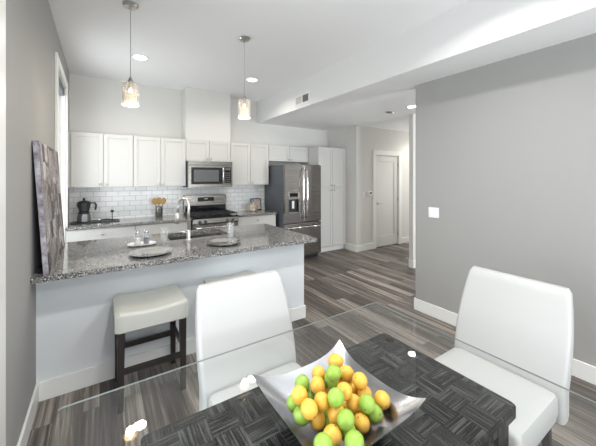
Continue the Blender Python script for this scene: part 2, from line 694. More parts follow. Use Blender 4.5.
# glazed patio door (left wall, beside the camera)
b = MB()
casing(b, 'X', XL, -.15, 1.66, 0, 2.30, .17, .02)
d2 = struct(b.build('door_2', M_trim))
b = MB()
for (y0, y1, z0, z1) in ((-.15, -.07, 0, 2.3), (.715, .795, 0, 2.3), (1.58, 1.66, 0, 2.3), (-.07, .715, 2.2, 2.3), (.795, 1.58, 2.2, 2.3), (-.07, .715, 0, .12), (.795, 1.58, 0, .12)):
    b.box(XL - .10, XL - .05, y0, y1, z0, z1, .004)
b.build('door_frame', M_plastic, d2)
MB().box(XL - .078, XL - .072, -.07, .715, .12, 2.2).box(XL - .078, XL - .072, .795, 1.58, .12, 2.2).build('door_pane', M_pane, d2)
# front windows behind the camera
b = MB()
for (x0, x1, z0, z1) in ((0, .06, .4, 2.45), (2.84, 2.9, .4, 2.45), (1.42, 1.48, .4, 2.45), (.06, 2.84, .4, .46), (.06, 2.84, 2.39, 2.45)):
    b.box(x0, x1, YF - .10, YF - .04, z0, z1, .004)
w2 = struct(b.build('window_2', M_plastic))
MB().box(.06, 1.42, YF - .073, YF - .067, .46, 2.39).box(1.48, 2.84, YF - .073, YF - .067, .46, 2.39).build('window_pane', M_pane, w2)

b = MB()
for (x0, x1, z0, z1) in ((3.70, 3.76, .3, 2.40), (5.14, 5.20, .3, 2.40), (3.76, 5.14, .3, .36), (3.76, 5.14, 2.34, 2.40)):
    b.box(x0, x1, YF - .10, YF - .04, z0, z1, .004)
w3 = struct(b.build('added_window_foyer', M_plastic))  # unseen window, added to let the foyer fill lamp in
MB().box(3.76, 5.14, YF - .073, YF - .067, .36, 2.34).build('window_pane', M_pane, w3)

# hall door
b = MB()
casing(b, 'Y', YD, 5.044, 5.812, 0, 2.055, .10, .02)
b.box(5.044, 5.056, YD, YD + .12, 0, 2.055)
b.box(5.80, 5.812, YD, YD + .12, 0, 2.055)
b.box(5.056, 5.80, YD, YD + .12, 2.043, 2.055)
d1 = struct(b.build('door_1', M_trim))
b = MB()
y0 = YD + .012
b.box(5.060, 5.796, y0 + .012, y0 + .040, .012, 2.039)
b.box(5.060, 5.18, y0, y0 + .012, .012, 2.039, .004)
b.box(5.676, 5.796, y0, y0 + .012, .012, 2.039, .004)
b.box(5.18, 5.676, y0, y0 + .012, 1.91, 2.039, .004)
b.box(5.18, 5.676, y0, y0 + .012, .012, .25, .004)
leaf = b.build('door_leaf', M_door, d1)
b = MB()
b.lathe([(.028, 0), (.028, -.008), (.010, -.012), (.010, -.045)], (5.115, y0, .98), 18, 'Y')
b.tube([(5.115, y0 - .045, .98), (5.15, y0 - .05, .98), (5.235, y0 - .046, .975)], [.010, .010, .007], 10)
b.build('door_handle', M_nickel, leaf, True)
for z in (.25, 1.05, 1.85):
    MB().box(5.790, 5.808, y0 - .014, y0 + .0, z - .045, z + .045, .003).build('hinge', M_nickel, leaf)


# ------------------------------------------------------------ ceiling and wall fittings
def recessed(loc, label, power, col, lit=True, light_r=.07):
    t = thing('recessed_light', label, 'ceiling light', loc, group='recessed ceiling lights')
    MB().lathe([(.100, 0), (.100, -.006), (.080, -.010), (.076, 0)], n=36).build('trim_ring', M_trim, t, True)
    MB().lathe([(.075, -.001), (.075, -.004)], n=32).build('lens', emis('recessed_lens', (1, .95, .86), 14), t)
    if power:
        area('lamp_light', (0, 0, -.02), (0, 0, 0), light_r * 2, 0, power, col, t, 'DISK', 150)
    return t


WARM = (1.0, .93, .84)
recessed((.423, 4.23, ZC), 'round lit recessed ceiling light right of the left pendant lamp', 9, WARM)
for (x_, y_, lb_) in ((.5, 1.0, 'added unseen ceiling fill light over the glass table, toward the left wall'), (1.9, 1.0, 'added unseen ceiling fill light over the glass table, toward the beam'), (.5, -1.2, 'added unseen ceiling fill light behind the camera, toward the left wall'), (1.9, -1.2, 'added unseen ceiling fill light behind the camera, toward the beam')):
    recessed((x_, y_, ZC), lb_, 22, (1, .98, .95))  # four unseen fittings added to spread light over the dining side
recessed((6.3, 3.85, ZS), 'added unseen hall ceiling fill light past the closed door', 12, WARM)  # unseen fitting added to brighten the hall
recessed((1.965, 4.244, ZC), 'round lit recessed ceiling light beside the right pendant lamp', 11, WARM)
recessed((3.99, 2.83, ZS), 'round lit recessed light in the lower hall ceiling near the right wall corner', 0, WARM)
o = MB().lathe([(.060, 0), (.060, -.012), (.045, -.026), (.0, -.028)], (0, 0, 0), 28).build('smoke_detector', M_nickel, None, True, (4.02, 3.29, ZS))
tag(o, 'small dark round fitting on the lower hall ceiling, unlit', 'smoke detector')

vent = thing('air_vent', 'white wall register with two louvred halves on the side of the ceiling beam', 'air vent', (XB, 3.84, 2.775))
b = MB()
for (y0_, y1_, z0_, z1_) in ((-.195, .195, .055, .075), (-.195, .195, -.075, -.055), (-.195, -.175, -.055, .055), (.175, .195, -.055, .055), (-.01, .01, -.055, .055)):
    b.box(-.010, 0, y0_, y1_, z0_, z1_, .002)
b.build('frame', M_trim, vent)
MB().box(-.002, 0, -.175, .175, -.055, .055).build('backing', M_cabin, vent)
for half in (-1, 1):
    b = MB()
    for k in range(9):
        yy = half * (.018 + k * .0185)
        r = [Vector((-.010, yy + .011 * half, z)) for z in (-.055, .055)] + [Vector((-.002, yy - .002 * half, z)) for z in (.055, -.055)]
        v = [b.bm.verts.new(p) for p in r]
        v2 = [b.bm.verts.new(p + Vector((0, .0015, 0))) for p in r]
        b.bm.faces.new(v)
        b.bm.faces.new(v2[::-1])
        for i in range(4):
            b.bm.faces.new((v[i], v[(i + 1) % 4], v2[(i + 1) % 4], v2[i]))
    b.build('louvre', mat('louvre_grey', (.52, .52, .51), .5), vent)

sw = thing('light_switch', 'white double light switch plate on the grey right wall', 'light switch', (XR, 1.937, 1.165))
MB().box(-.007, 0, -.062, .062, -.058, .058, .003).build('switch_plate', M_plastic, sw)
for s in (-1, 1):
    MB().box(-.011, -.006, s * .024 - .016, s * .024 + .016, -.033, .033, .002).build('rocker', M_por, sw)
sw2 = thing('light_switch', 'small white light switch plate on the far hall wall, left of the thermostat', 'light switch', (4.66, YD, 1.19))
MB().box(-.036, .036, -.006, 0, -.058, .058, .002).build('switch_plate', M_plastic, sw2)
MB().box(-.016, .016, -.010, -.005, -.033, .033, .002).build('rocker', M_por, sw2)
th = thing('thermostat', 'boxy grey thermostat on the far hall wall beside the closed door', 'thermostat', (4.865, YD, 1.21))
MB().box(-.062, .062, -.026, 0, -.045, .045, .006).build('housing', M_plastic, th)
MB().box(-.035, .035, -.0275, -.025, -.012, .028, .001).build('screen', mat('grey_screen', (.16, .18, .18), .2), th)


def pendant(loc, label, drop, hgt=.195):
    t = thing('pendant_light', label, 'pendant lamp', loc, group='glass pendants over the peninsula')
    MB().lathe([(.062, 0), (.062, -.012), (.050, -.024), (.012, -.028), (.010, -.045)], n=30).build('canopy', M_nickel, t, True)
    MB().tube([(0, 0, -.04), (0, 0, -drop + .05)], .0028, 8).build('cord', mat('grey_cord', (.30, .30, .30), .5), t)
    MB().lathe([(.006, -drop + .055), (.016, -drop + .03), (.022, -drop + .02), (.022, -drop - .045), (.014, -drop - .05)], n=20).build('socket', M_nickel, t, True)
    # clear crackled cylinder, wall thickness 4 mm
    b = MB()
    R0, z0_, z1_ = .066, -drop, -drop - hgt
    b.lathe([(.022, z0_ + .001), (R0 - .004, z0_), (R0, z0_ - .006), (R0, z1_), (R0 - .005, z1_), (R0 - .005, z0_ - .010), (.022, z0_ - .006)], n=36, cap0=False, cap1=False)
    b.build('lamp_shade', M_crackle, t, True)
    MB().lathe([(.030, z0_ - .085), (.048, z0_ - .09), (.050, z0_ - .10), (.050, z1_ + .010), (.046, z1_ + .010), (.046, z0_ - .098), (.028, z0_ - .09)], n=30, cap0=False, cap1=False).build('inner_diffuser', M_frost, t, True)
    MB().lathe([(.010, z0_ - .05), (.014, z0_ - .08), (.030, z0_ - .115), (.030, z0_ - .14), (.018, z0_ - .158), (0, z0_ - .162)], n=20).build('bulb', M_bulb, t, True)
    l = bpy.data.lights.new('bulb_light', 'POINT')
    l.energy = 8
    l.color = (1, .86, .68)
    l.shadow_soft_size = .035
    o = bpy.data.objects.new('bulb_light', l)
    C.objects.link(o)
    o.parent = t
    o.location = (0, 0, z1_ - .03)
    return t


def crackle_mat():
    m = thin_glass('crackled_clear_glass', (.93, .93, .92), ior=1.5, body=.22, body_col=(.95, .93, .9))
    nt = m.node_tree
    tc = N(nt, 'ShaderNodeTexCoord')
    v = N(nt, 'ShaderNodeTexVoronoi', Scale=55, feature='DISTANCE_TO_EDGE')
    nt.links.new(tc.outputs['Object'], v.inputs['Vector'])
    r = ramp(nt, [(.0, (.45, .45, .45)), (.12, (.10, .10, .10))])
    nt.links.new(v.outputs['Distance'], r.inputs[0])
    mx = [n for n in nt.nodes if n.type == 'MIX_SHADER'][-1]
    nt.links.new(r.outputs[0], mx.inputs[0])
    return m


M_crackle = crackle_mat()
M_frost = emis('frosted_lit_glass', (1, .84, .62), .55)
M_bulb = emis('bulb_glow', (1, .88, .70), 9)
pendant((.225, 2.99, ZC), 'left glass cylinder pendant lamp, the one nearer the left wall', .69)
pendant((1.312, 3.03, ZC), 'right glass cylinder pendant lamp, the one nearer the ceiling beam', .675)


# ------------------------------------------------------------ cabinets
def shaker(b, x0, x1, z0, z1, y, t=.02, rail=.055):
    """shaker front facing -Y whose face lies at y"""
    b.box(x0 + .01, x1 - .01, y + .009, y + t, z0 + .01, z1 - .01)
    b.box(x0, x0 + rail, y, y + t, z0, z1, .0025)
    b.box(x1 - rail, x1, y, y + t, z0, z1, .0025)
    b.box(x0 + rail, x1 - rail, y, y + t, z1 - rail, z1, .0025)
    b.box(x0 + rail, x1 - rail, y, y + t, z0, z0 + rail, .0025)


def knob(parent, x, y, z):
    MB().lathe([(.006, 0), (.005, -.012), (.014, -.016), (.015, -.024), (.009, -.029)], (x, y, z), 16, 'Y').build('knob', M_nickel, parent, True)


def upper(name, label, x0, x1, z0, z1, yf=5.178, fill=0.0):
    t = thing(name, label, 'cabinet', ((x0 + x1) / 2, YB, z0), group='white upper kitchen cabinets')
    w_ = (x1 - x0) / 2
    yy = yf - YB
    body = MB().box(-w_, w_, yy + .021, -.001, 0, z1 - z0).build('body', M_cab, t)
    body['label'] = 'cabinet box behind the doors'
    xa = -w_ + .004 + fill
    xm = (xa + w_ - .004) / 2
    for (a, c, kx) in ((xa, xm - .003, xm - .035), (xm + .003, w_ - .004, xm + .035)):
        b = MB()
        shaker(b, a, c, .004, z1 - z0 - .004, yy)
        dd = b.build('door', M_cab, t)
        knob(dd, kx, yy, .045)
    return t


upper('upper_cabinet', 'white two-door wall cabinet at the far left, above the moka pot', XL + .002, .425, 1.415, 2.194, fill=.03)
upper('upper_cabinet', 'white two-door wall cabinet left of the microwave, above the wooden spoons', .427, 1.198, 1.415, 2.194)
upper('upper_cabinet', 'short white two-door wall cabinet directly above the microwave', 1.20, 1.975, 1.832, 2.194)
upper('upper_cabinet', 'white two-door wall cabinet between the microwave and the fridge', 1.977, 2.755, 1.415, 2.194)
upper('upper_cabinet', 'short white two-door wall cabinet above the fridge', 2.757, 3.708, 1.875, 2.194)

# pantry
t = thing('pantry_cabinet', 'tall white four-door pantry cabinet right of the fridge', 'cabinet', (4.088, YB, 0))
MB().box(-.378, .370, 4.851 - YB, -.001, .10, 2.185).build('body', M_cab, t)
MB().box(-.370, .370, 4.90 - YB, -.02, 0, .10).build('toe_kick', M_trim, t)
yy = 4.83 - YB
for (z0, z1, kz) in ((.115, 1.335, 1.29), (1.345, 2.18, 1.39)):
    for (a, c, kx) in ((-.374, -.006, -.04), (0, .366, .034)):
        b = MB()
        shaker(b, a, c, z0, z1, yy)
        dd = b.build('door', M_cab, t)
        knob(dd, kx, yy, kz)


def base(name, label, units, yf=4.85):
    x0, x1 = units[0][0], units[-1][1]
    out = []
    for (a, c), lb in zip(units, label):
        t = thing(name, lb, 'cabinet', ((a + c) / 2, YB, 0), group='white base cabinets under the back counter')
        w_ = (c - a) / 2
        yy = yf - YB
        MB().box(-w_, w_, yy + .021, -.001, .10, .873).build('body', M_cab, t)
        MB().box(-w_, w_, yy + .07, -.02, 0, .10).build('toe_kick', M_trim, t)
        b = MB()
        b.box(-w_ + .003, w_ - .003, yy, yy + .02, .715, .868, .003)
        dr = b.build('drawer', M_cab, t)
        knob(dr, 0, yy, .79)
        for (p, q, kx) in ((-w_ + .003, -.003, -.035), (.003, w_ - .003, .035)):
            b = MB()
            shaker(b, p, q, .11, .708, yy)
            dd = b.build('door', M_cab, t)
            knob(dd, kx, yy, .66)
        out.append(t)
    return out


base('base_cabinet', ['white base cabinet with a drawer at the far left under the moka pot',
                      'white base cabinet with a drawer immediately left of the gas range'], [(XL + .002, .424), (.426, 1.198)])
base('base_cabinet', ['white base cabinet with a drawer between the range and the fridge'], [(1.977, 2.73)])


def slab(name, label, x0, x1, y0, y1, z0=.876, z1=.914, hole=None):
    b = MB()
    if not hole:
        b.box(x0, x1, y0, y1, z0, z1, .004)
    else:
        hx0, hx1, hy0, hy1 = hole
        xs = [x0, hx0, hx1, x1]
        ys = [y0, hy0, hy1, y1]
        g = {}
        for k, z in enumerate((z0, z1)):
            for i, x in enumerate(xs):
                for j, y in enumerate(ys):
                    g[i, j, k] = b.bm.verts.new((x, y, z))
        F_ = b.bm.faces.new
        for i in range(3):
            for j in range(3):
                if (i, j) == (1, 1):
                    continue
                F_((g[i, j, 1], g[i + 1, j, 1], g[i + 1, j + 1, 1], g[i, j + 1, 1]))
                F_((g[i, j, 0], g[i, j + 1, 0], g[i + 1, j + 1, 0], g[i + 1, j, 0]))
        for i in range(3):
            F_((g[i, 0, 0], g[i + 1, 0, 0], g[i + 1, 0, 1], g[i, 0, 1]))
            F_((g[i, 3, 0], g[i + 1, 3, 0], g[i + 1, 3, 1], g[i, 3, 1]))
            F_((g[0, i, 0], g[0, i + 1, 0], g[0, i + 1, 1], g[0, i, 1]))
            F_((g[3, i, 0], g[3, i + 1, 0], g[3, i + 1, 1], g[3, i, 1]))
        F_((g[1, 1, 0], g[2, 1, 0], g[2, 1, 1], g[1, 1, 1]))
        F_((g[1, 2, 0], g[2, 2, 0], g[2, 2, 1], g[1, 2, 1]))
        F_((g[1, 1, 0], g[1, 2, 0], g[1, 2, 1], g[1, 1, 1]))
        F_((g[2, 1, 0], g[2, 2, 0], g[2, 2, 1], g[2, 1, 1]))
    return tag(b.build(name, M_granite), label, 'countertop')


slab('countertop', 'grey granite counter along the back wall left of the range', XL + .001, 1.197, 4.815, YB - .009)
slab('countertop', 'short grey granite counter between the range and the fridge', 1.979, 2.745, 4.815, YB - .009)
SK = (.60, 1.24, 3.26, 3.66)
slab('peninsula_countertop', 'long speckled granite peninsula counter with an overhang above the stools', XL + .001, 1.925, 2.53, 3.735, hole=SK)
t = thing('peninsula_cabinet', 'white base cabinet run under the granite peninsula, backing onto the low wall', 'cabinet', (.77, 2.847, 0))
MB().box(-1.115, 1.115, 0, .83, .10, .66).box(-1.115, 1.115, 0, .38, .66, .875).box(-1.115, -.19, .38, .83, .66, .875).box(.49, 1.115, .38, .83, .66, .875).build('body', M_cab, t)
MB().box(-1.115, 1.115, .0, .72, 0, .10).build('toe_kick', M_trim, t)
for k in range(4):
    b = MB()
    b.box(-1.11 + k * .5575, -1.11 + (k + 1) * .5575 - .006, .83, .85, .11, .868, .003)
    b.build('door', M_cab, t)

# sink
t = thing('sink', 'stainless undermount sink set into the granite peninsula behind the tap', 'sink', (.92, 3.46, .914))
b = MB()
w_, d_ = .31, .19
b.rings([rrect(w_ * 2 + .02, d_ * 2 + .02, .05, -.040), rrect(w_ * 2 - .02, d_ * 2 - .02, .05, -.041), rrect(w_ * 2 - .04, d_ * 2 - .04, .06, -.20), rrect(w_ * 2 - .16, d_ * 2 - .16, .05, -.215)], False, True)
b.build('basin', M_steel, t, True)
MB().lathe([(.045, -.213), (.045, -.210), (.020, -.209), (.018, -.213)], n=20).build('drain', M_chrome, t, True)
# tap
M_tap = mat('satin_nickel_tap', (.74, .72, .69), .3, 1.0)
t = thing('faucet', 'tall brushed nickel gooseneck kitchen tap on the granite peninsula', 'faucet', (.765, 3.19, .914))
MB().lathe([(.027, 0), (.027, .008), (.018, .014), (.017, .10), (.014, .105)], n=22).build('base', M_tap, t, True)
pts = [(0, 0, .10), (0, 0, .34)]
for k in range(1, 13):
    a = PI * k / 12
    pts.append((-.046 * (1 - math.cos(a)), .036 * (1 - math.cos(a)), .34 + .085 * math.sin(a)))
pts.append((-.093, .073, .28))
MB().tube(pts, .0145, 12).build('spout', M_tap, t, 'all')
MB().tube([(-.093, .073, .28), (-.094, .074, .23), (-.095, .075, .165)], [.015, .018, .019], 14).build('spray_head', M_tap, t, 'all')
MB().tube([(-.015, 0, .075), (-.035, -.008, .08), (-.095, -.02, .10)], [.009, .007, .006], 10).build('lever', M_tap, t, 'all')
# ------------------------------------------------------------ appliances
t = thing('microwave', 'stainless over-the-range microwave under the short wall cabinet', 'microwave', (1.5875, YB, 1.39))
W_ = .378
MB().box(-W_, W_, -.36, -.001, .0, .438, .004).build('body', M_darksteel, t)
b = MB()
yf = -.395
b.box(-W_, W_, yf, -.361, .375, .438, .004)
b.build('top_panel', M_steel, t)
b = MB()
b.box(-W_, .215, yf, -.361, .365, .373)
b.box(-W_, -W_ + .045, yf, -.361, .055, .365)
b.box(-W_ + .045, .215, yf, -.361, .0, .055, .002)
b.box(-W_, -W_ + .045, yf, -.361, .0, .055)
b.box(-W_ + .045, .215, yf, -.361, .335, .365)
dr = b.build('door', M_steel, t)
MB().box(-W_ + .045, .215, yf - .002, -.361, .055, .335, .002).build('door_glass', M_blackg, dr)
MB().box(-W_ + .085, .13, yf - .004, yf - .002, .095, .295, .001).build('window_screen', mat('grey_perforated_window', (.10, .105, .105), .3), dr)
MB().tube([(.195, yf - .002, .06), (.195, yf - .034, .085), (.197, yf - .045, .20), (.195, yf - .034, .32), (.195, yf - .002, .345)], .010, 10).build('handle', M_chrome, dr, 'all')
b = MB()
b.box(.217, W_, yf, -.361, .0, .373, .003)
cp = b.build('control_panel', M_steel, t)
MB().box(.232, W_ - .028, yf - .003, yf, .06, .345, .002).build('touchpad', M_blackg, cp)
MB().box(.245, W_ - .04, yf - .005, yf - .003, .295, .33, .001).build('clock_display', mat('grey_green_display', (.13, .15, .16), .2), cp)
b = MB()
for r_ in range(5):
    for c_ in range(3):
        b.box(.247 + c_ * .031, .267 + c_ * .031, yf - .0045, yf - .003, .08 + r_ * .038, .10 + r_ * .038)
b.build('keys', mat('grey_keys', (.11, .11, .115), .4), cp)

t = thing('gas_range', 'stainless gas range with black grates against the tiled wall', 'stove', (1.5875, YB, 0))
W_ = .377
MB().box(-W_, W_, -.63, -.015, .05, .895, .003).build('body', M_darksteel, t)
MB().box(-W_ + .02, W_ - .02, -.60, -.05, 0, .05).build('plinth', M_black, t)
ct = MB().box(-W_, W_, -.655, -.085, .896, .918, .005).build('cooktop', M_blackg, t)
b = MB()
b.box(-W_, W_, -.085, -.012, .90, 1.245, .006)
bg = b.build('backguard', M_steel, t)
MB().box(-W_ + .02, W_ - .02, -.088, -.085, .93, 1.06, .001).build('lower_panel', M_blackg, bg)
MB().box(-.145, .145, -.090, -.085, 1.13, 1.20, .002).build('display', M_blackg, bg)
MB().box(-.03, .03, -.0915, -.090, 1.165, 1.185, .001).build('clock_display', mat('pale_display', (.35, .42, .46), .2), bg)
for (bx_, by_) in ((-.24, -.22), (-.24, -.50), (0, -.36), (.24, -.22), (.24, -.50)):
    MB().lathe([(.050, .918), (.050, .926), (.036, .932), (.036, .938), (.0, .939)], (bx_, by_, 0), 20).build('burner', M_iron, ct, True)
for gx in (-.25, 0, .25):
    b = MB()
    x0, x1, y0, y1, z = gx - .122, gx + .122, -.635, -.105, .945
    for (a, c, p, q) in ((x0, x1, y0, y0 + .014), (x0, x1, y1 - .014, y1), (x0, x0 + .014, y0, y1), (x1 - .014, x1, y0, y1), (x0, x1, (y0 + y1) / 2 - .006, (y0 + y1) / 2 + .006), (gx - .006, gx + .006, y0, y1), (x0, x1, y0 + .13, y0 + .142), (x0, x1, y1 - .142, y1 - .13)):
        b.box(a, c, p, q, z, z + .016, .002)
    for (px, py) in ((x0 + .007, y0 + .007), (x1 - .007, y0 + .007), (x0 + .007, y1 - .007), (x1 - .007, y1 - .007)):
        b.box(px - .006, px + .006, py - .006, py + .006, .918, z)
    b.build('grate', M_iron, ct)
b = MB()
prof = [(-.631, .805), (-.668, .805), (-.680, .825), (-.668, .893), (-.631, .895)]
b.rings([[Vector((x, p[0], p[1])) for p in prof] for x in (-W_, W_)])
kp = b.build('control_panel', M_steel, t)
for kx in (-.27, -.18, .18, .27):
    MB().lathe([(.024, 0), (.024, -.010), (.018, -.014), (.016, -.036), (.0, -.037)], (kx, -.674, .85), 18, 'Y').build('knob', mat('dark_knob_metal', (.16, .155, .15), .3, 1.0), kp, True)
od = MB().box(-W_ + .002, W_ - .002, -.665, -.631, .20, .800, .005).build('oven_door', M_steel, t)
MB().box(-W_ + .09, W_ - .09, -.667, -.664, .30, .66, .002).build('oven_window', M_blackg, od)
b = MB().tube([(-.33, -.712, .755), (.33, -.712, .755)], .012, 12)
for s in (-1, 1):
    b.tube([(s * .30, -.665, .755), (s * .30, -.712, .755)], .009, 10)
b.build('oven_handle', M_chrome, od, 'all')
MB().box(-W_ + .002, W_ - .002, -.660, -.631, .06, .192, .004).build('storage_drawer', M_steel, t)

# fridge
t = thing('refrigerator', 'stainless french-door fridge with a water dispenser and dark grey sides', 'refrigerator', (3.205, YB, 0))
W_ = .415
f0, f1 = -.83, -.775
MB().box(-W_ + .003, W_ - .003, f1 + .004, -.03, .06, 1.785, .006).build('body', M_darksteel, t)
MB().box(-W_ + .03, W_ - .03, f1 + .02, -.06, 0, .06).build('plinth', M_black, t)


def curved_front(x0, x1, z0, z1, hole=None):
    b = MB()
    b.box(x0, x1, f0, f1, z0, z1, .010, 3)
    return b


ld = MB()
hx0, hx1, hz0, hz1 = -.335, -.115, .90, 1.295
for (a, c, p, q) in ((-W_, hx0, .715, 1.795), (hx1, -.003, .715, 1.795), (hx0, hx1, .715, hz0), (hx0, hx1, hz1, 1.795)):
    ld.box(a, c, f0, f1, p, q)
ld = ld.build('left_door', M_fridge, t)
MB().box(hx0, hx1, f1 - .012, f1, hz0, 1.15).box(hx0, hx0 + .008, f0 + .002, f1 - .012, hz0, 1.15).box(hx1 - .008, hx1, f0 + .002, f1 - .012, hz0, 1.15).build('dispenser_recess', M_black, ld)
MB().box(hx0, hx1, f0 - .004, f1, 1.15, hz1, .003).build('dispenser_panel', M_steel, ld)
MB().box(hx0 + .02, hx1 - .02, f0 - .0055, f0 - .004, 1.20, 1.265, .001).build('dispenser_display', M_blackg, ld)
MB().box(hx0 + .085, hx0 + .135, f0 + .018, f0 + .028, .98, 1.12, .003).build('dispenser_paddle', M_plastic, ld)
MB().box(hx0 + .008, hx1 - .008, f0 + .002, f1 - .012, hz0, hz0 + .012).build('drip_tray', M_nickel, ld)
rd = curved_front(.003, W_, .715, 1.795).build('right_door', M_fridge, t)
for (d_, x) in ((ld, -.045), (rd, .045)):
    b = MB().tube([(x, f0, .80), (x, f0 - .045, .83), (x, f0 - .058, 1.0), (x, f0 - .060, 1.25), (x, f0 - .058, 1.50), (x, f0 - .045, 1.68), (x, f0, 1.71)], .0125, 12)
    b.build('handle', M_chrome, d_, 'all')
fd = curved_front(-W_, W_, .09, .700).build('freezer_drawer', M_fridge, t)
b = MB().tube([(-.37, f0, .625), (-.35, f0 - .05, .63), (0, f0 - .060, .632), (.35, f0 - .05, .63), (.37, f0, .625)], .0125, 12)
b.build('handle', M_chrome, fd, 'all')
for s in (-1, 1):
    MB().box(s * .36 - .04, s * .36 + .04, f1 - .03, f1 + .06, 1.786, 1.803, .004).build('hinge_cover', M_darksteel, t)

# ------------------------------------------------------------ things on the counters
# stove-top espresso pot
t = thing('moka_pot', 'black and chrome stovetop coffee pot on the black tray at the far left', 'coffee pot', (-.185, 5.20, .928), R(-15))
t.scale = (1.25, 1.25, 1.0)
b = MB()
b.lathe([(.066, 0), (.068, .012), (.064, .095), (.052, .118)], n=8)
b.build('lower_chamber', mat('worn_aluminium', (.22, .22, .23), .42, .9), t)
MB().lathe([(.055, .118), (.055, .138)], n=24).build('collar', M_black, t, True)
MB().lathe([(.044, .138), (.050, .15), (.070, .27), (.068, .272)], n=8).build('upper_chamber', mat('dark_metal', (.10, .10, .11), .25, .8), t)
MB().lathe([(.069, .272), (.050, .290), (.012, .302), (.009, .312), (.015, .322), (.010, .335), (0, .337)], n=16).build('lid', M_black, t, True)
MB().tube([(.060, 0, .262), (.105, 0, .266), (.118, 0, .235), (.112, 0, .175), (.108, 0, .165)], [.008, .010, .011, .010, .007], 10).build('handle', M_black, t, 'all')
MB().rings([[Vector((-.060, -.018, .25)), Vector((-.060, .018, .25)), Vector((-.056, .012, .20)), Vector((-.056, -.012, .20))],
            [Vector((-.088, -.006, .268)), Vector((-.088, .006, .268)), Vector((-.080, .004, .255)), Vector((-.080, -.004, .255))]]).build('spout', M_chrome, t)
o = MB().rings([rrect(.56, .21, .03, 0), rrect(.58, .23, .035, .004), rrect(.58, .23, .035, .013), rrect(.56, .21, .03, .013), rrect(.555, .205, .03, .008)], True, True).build('serving_tray', M_black, None, True, (-.045, 5.20, .9145))
tag(o, 'flat black tray holding the coffee pot on the back counter', 'tray')
t = thing('coffee_tamper', 'slim black stand with a round knob on the back counter, right of the coffee pot', 'utensil', (.155, 5.21, .923))
MB().lathe([(.030, 0), (.030, .006), (.006, .010), (.005, .115)], n=18).build('stem', M_black, t, True)
MB().lathe([(.005, .112), (.019, .12), (.024, .136), (.017, .152), (0, .156)], n=18).build('knob', M_black, t, True)
t = thing('coffee_scoop', 'small black-handled scoop lying on the black tray between pot and stand', 'scoop', (.03, 5.16, .934), R(4))
MB().tube([(-.01, 0, .012), (.05, 0, .014), (.10, 0, .012)], [.009, .011, .009], 12).build('handle', M_black, t, 'all')
MB().lathe([(.016, -.011), (.024, -.004), (.026, .018), (.023, .018), (.021, -.002)], (-.035, 0, 0), 18, cap1=True).build('scoop_bowl', M_chrome, t, True)

t = thing('utensil_crock', 'stainless steel cylinder holding wooden spoons on the back counter', 'utensil holder', (.80, 5.27, .914))
MB().lathe([(.052, 0), (.055, .004), (.055, .172), (.052, .174), (.050, .172), (.050, .008)], n=30).build('cylinder', M_steel, t, True)
for (dx, dy, lean, lb) in ((-.026, 0, -.19, 'wooden spoon leaning left in the steel crock'), (.0, .012, .01, 'wooden spoon standing upright in the middle of the steel crock'), (.026, -.004, .20, 'wooden spoon leaning right in the steel crock')):
    b = MB()
    b.tube([(0, 0, 0), (0, 0, .16), (0, 0, .205)], [.006, .006, .008], 8)
    rr = []
    for (z, w_, d_) in ((.196, .010, .005), (.21, .026, .006), (.24, .041, .007), (.27, .042, .007), (.297, .027, .006), (.308, .007, .003)):
        rr.append([Vector((w_ * math.cos(2 * PI * k / 14), d_ * math.sin(2 * PI * k / 14) + .004 * math.sin((z - .196) * 32), z)) for k in range(14)])
    b.rings(rr)
    o = b.build('wooden_spoon', M_woodspoon, None, True, (.80 + dx * .6, 5.27 + dy, .924), (0, lean, 0))
    tag(o, lb, 'spoon', 'wooden spoons in the crock')

t = thing('glass_jar', 'amber-filled glass jar with a round stopper on the counter left of the fridge', 'jar', (2.44, 5.24, .914))
t.scale = (1.35, 1.35, 1.15)
MB().lathe([(.060, 0), (.066, .006), (.066, .085), (.050, .115), (.028, .128), (.028, .14), (.024, .14), (.024, .128), (.046, .112), (.062, .083), (.062, .01)], n=28).build('jar_body', M_glass, t, True)
MB().lathe([(.058, .008), (.060, .012), (.060, .088), (.044, .108), (0, .108)], n=26).build('contents', mat('amber_pasta', (.50, .30, .11), .5, bump=(90, .8)), t, True)
MB().lathe([(.022, .128), (.022, .141), (.012, .146), (.020, .158), (.024, .172), (.016, .186), (0, .190)], n=20).build('stopper', M_chrome, t, True)
t = thing('picture_card', 'small framed picture leaning on the tiles behind the amber jar', 'picture', (2.585, 5.375, .914))
rot = R(-10)
b = MB()
for (a, c, p, q) in ((-.11, .11, 0, .014), (-.11, .11, .216, .23), (-.11, -.096, .014, .216), (.096, .11, .014, .216)):
    b.box(a, c, -.008, .008, p, q, .002)
fr = b.build('frame', M_black, t)
fr.rotation_euler = (rot, 0, 0)


def picture_mat():
    m = bpy.data.materials.new('faded_still_life_print')
    m.use_nodes = True
    nt = m.node_tree
    bb = nt.nodes['Principled BSDF']
    tc = N(nt, 'ShaderNodeTexCoord')
    n = N(nt, 'ShaderNodeTexNoise', Scale=16, Detail=3)
    nt.links.new(tc.outputs['Object'], n.inputs['Vector'])
    r = ramp(nt, [(.32, (.10, .12, .16)), (.45, (.50, .52, .52)), (.56, (.46, .24, .17)), (.68, (.70, .62, .52))])
    nt.links.new(n.outputs['Fac'], r.inputs[0])
    nt.links.new(r.outputs[0], bb.inputs['Base Color'])
    return m


pp = MB().box(-.096, .096, -.002, .004, .014, .216).build('print', picture_mat(), t)
pp.rotation_euler = (rot, 0, 0)

# chargers, tray, shakers, tumblers on the peninsula
def charger(x, y, label):
    b = MB().lathe([(.095, 0), (.105, .002), (.125, .010), (.160, .0165), (.166, .0175), (.166, .020), (.160, .0195), (.124, .013), (.104, .005), (0, .005)], n=56)
    o = b.build('charger_plate', M_silver, None, True, (x, y, .9145))
    tag(o, label, 'plate', 'silver charger plates on the peninsula')


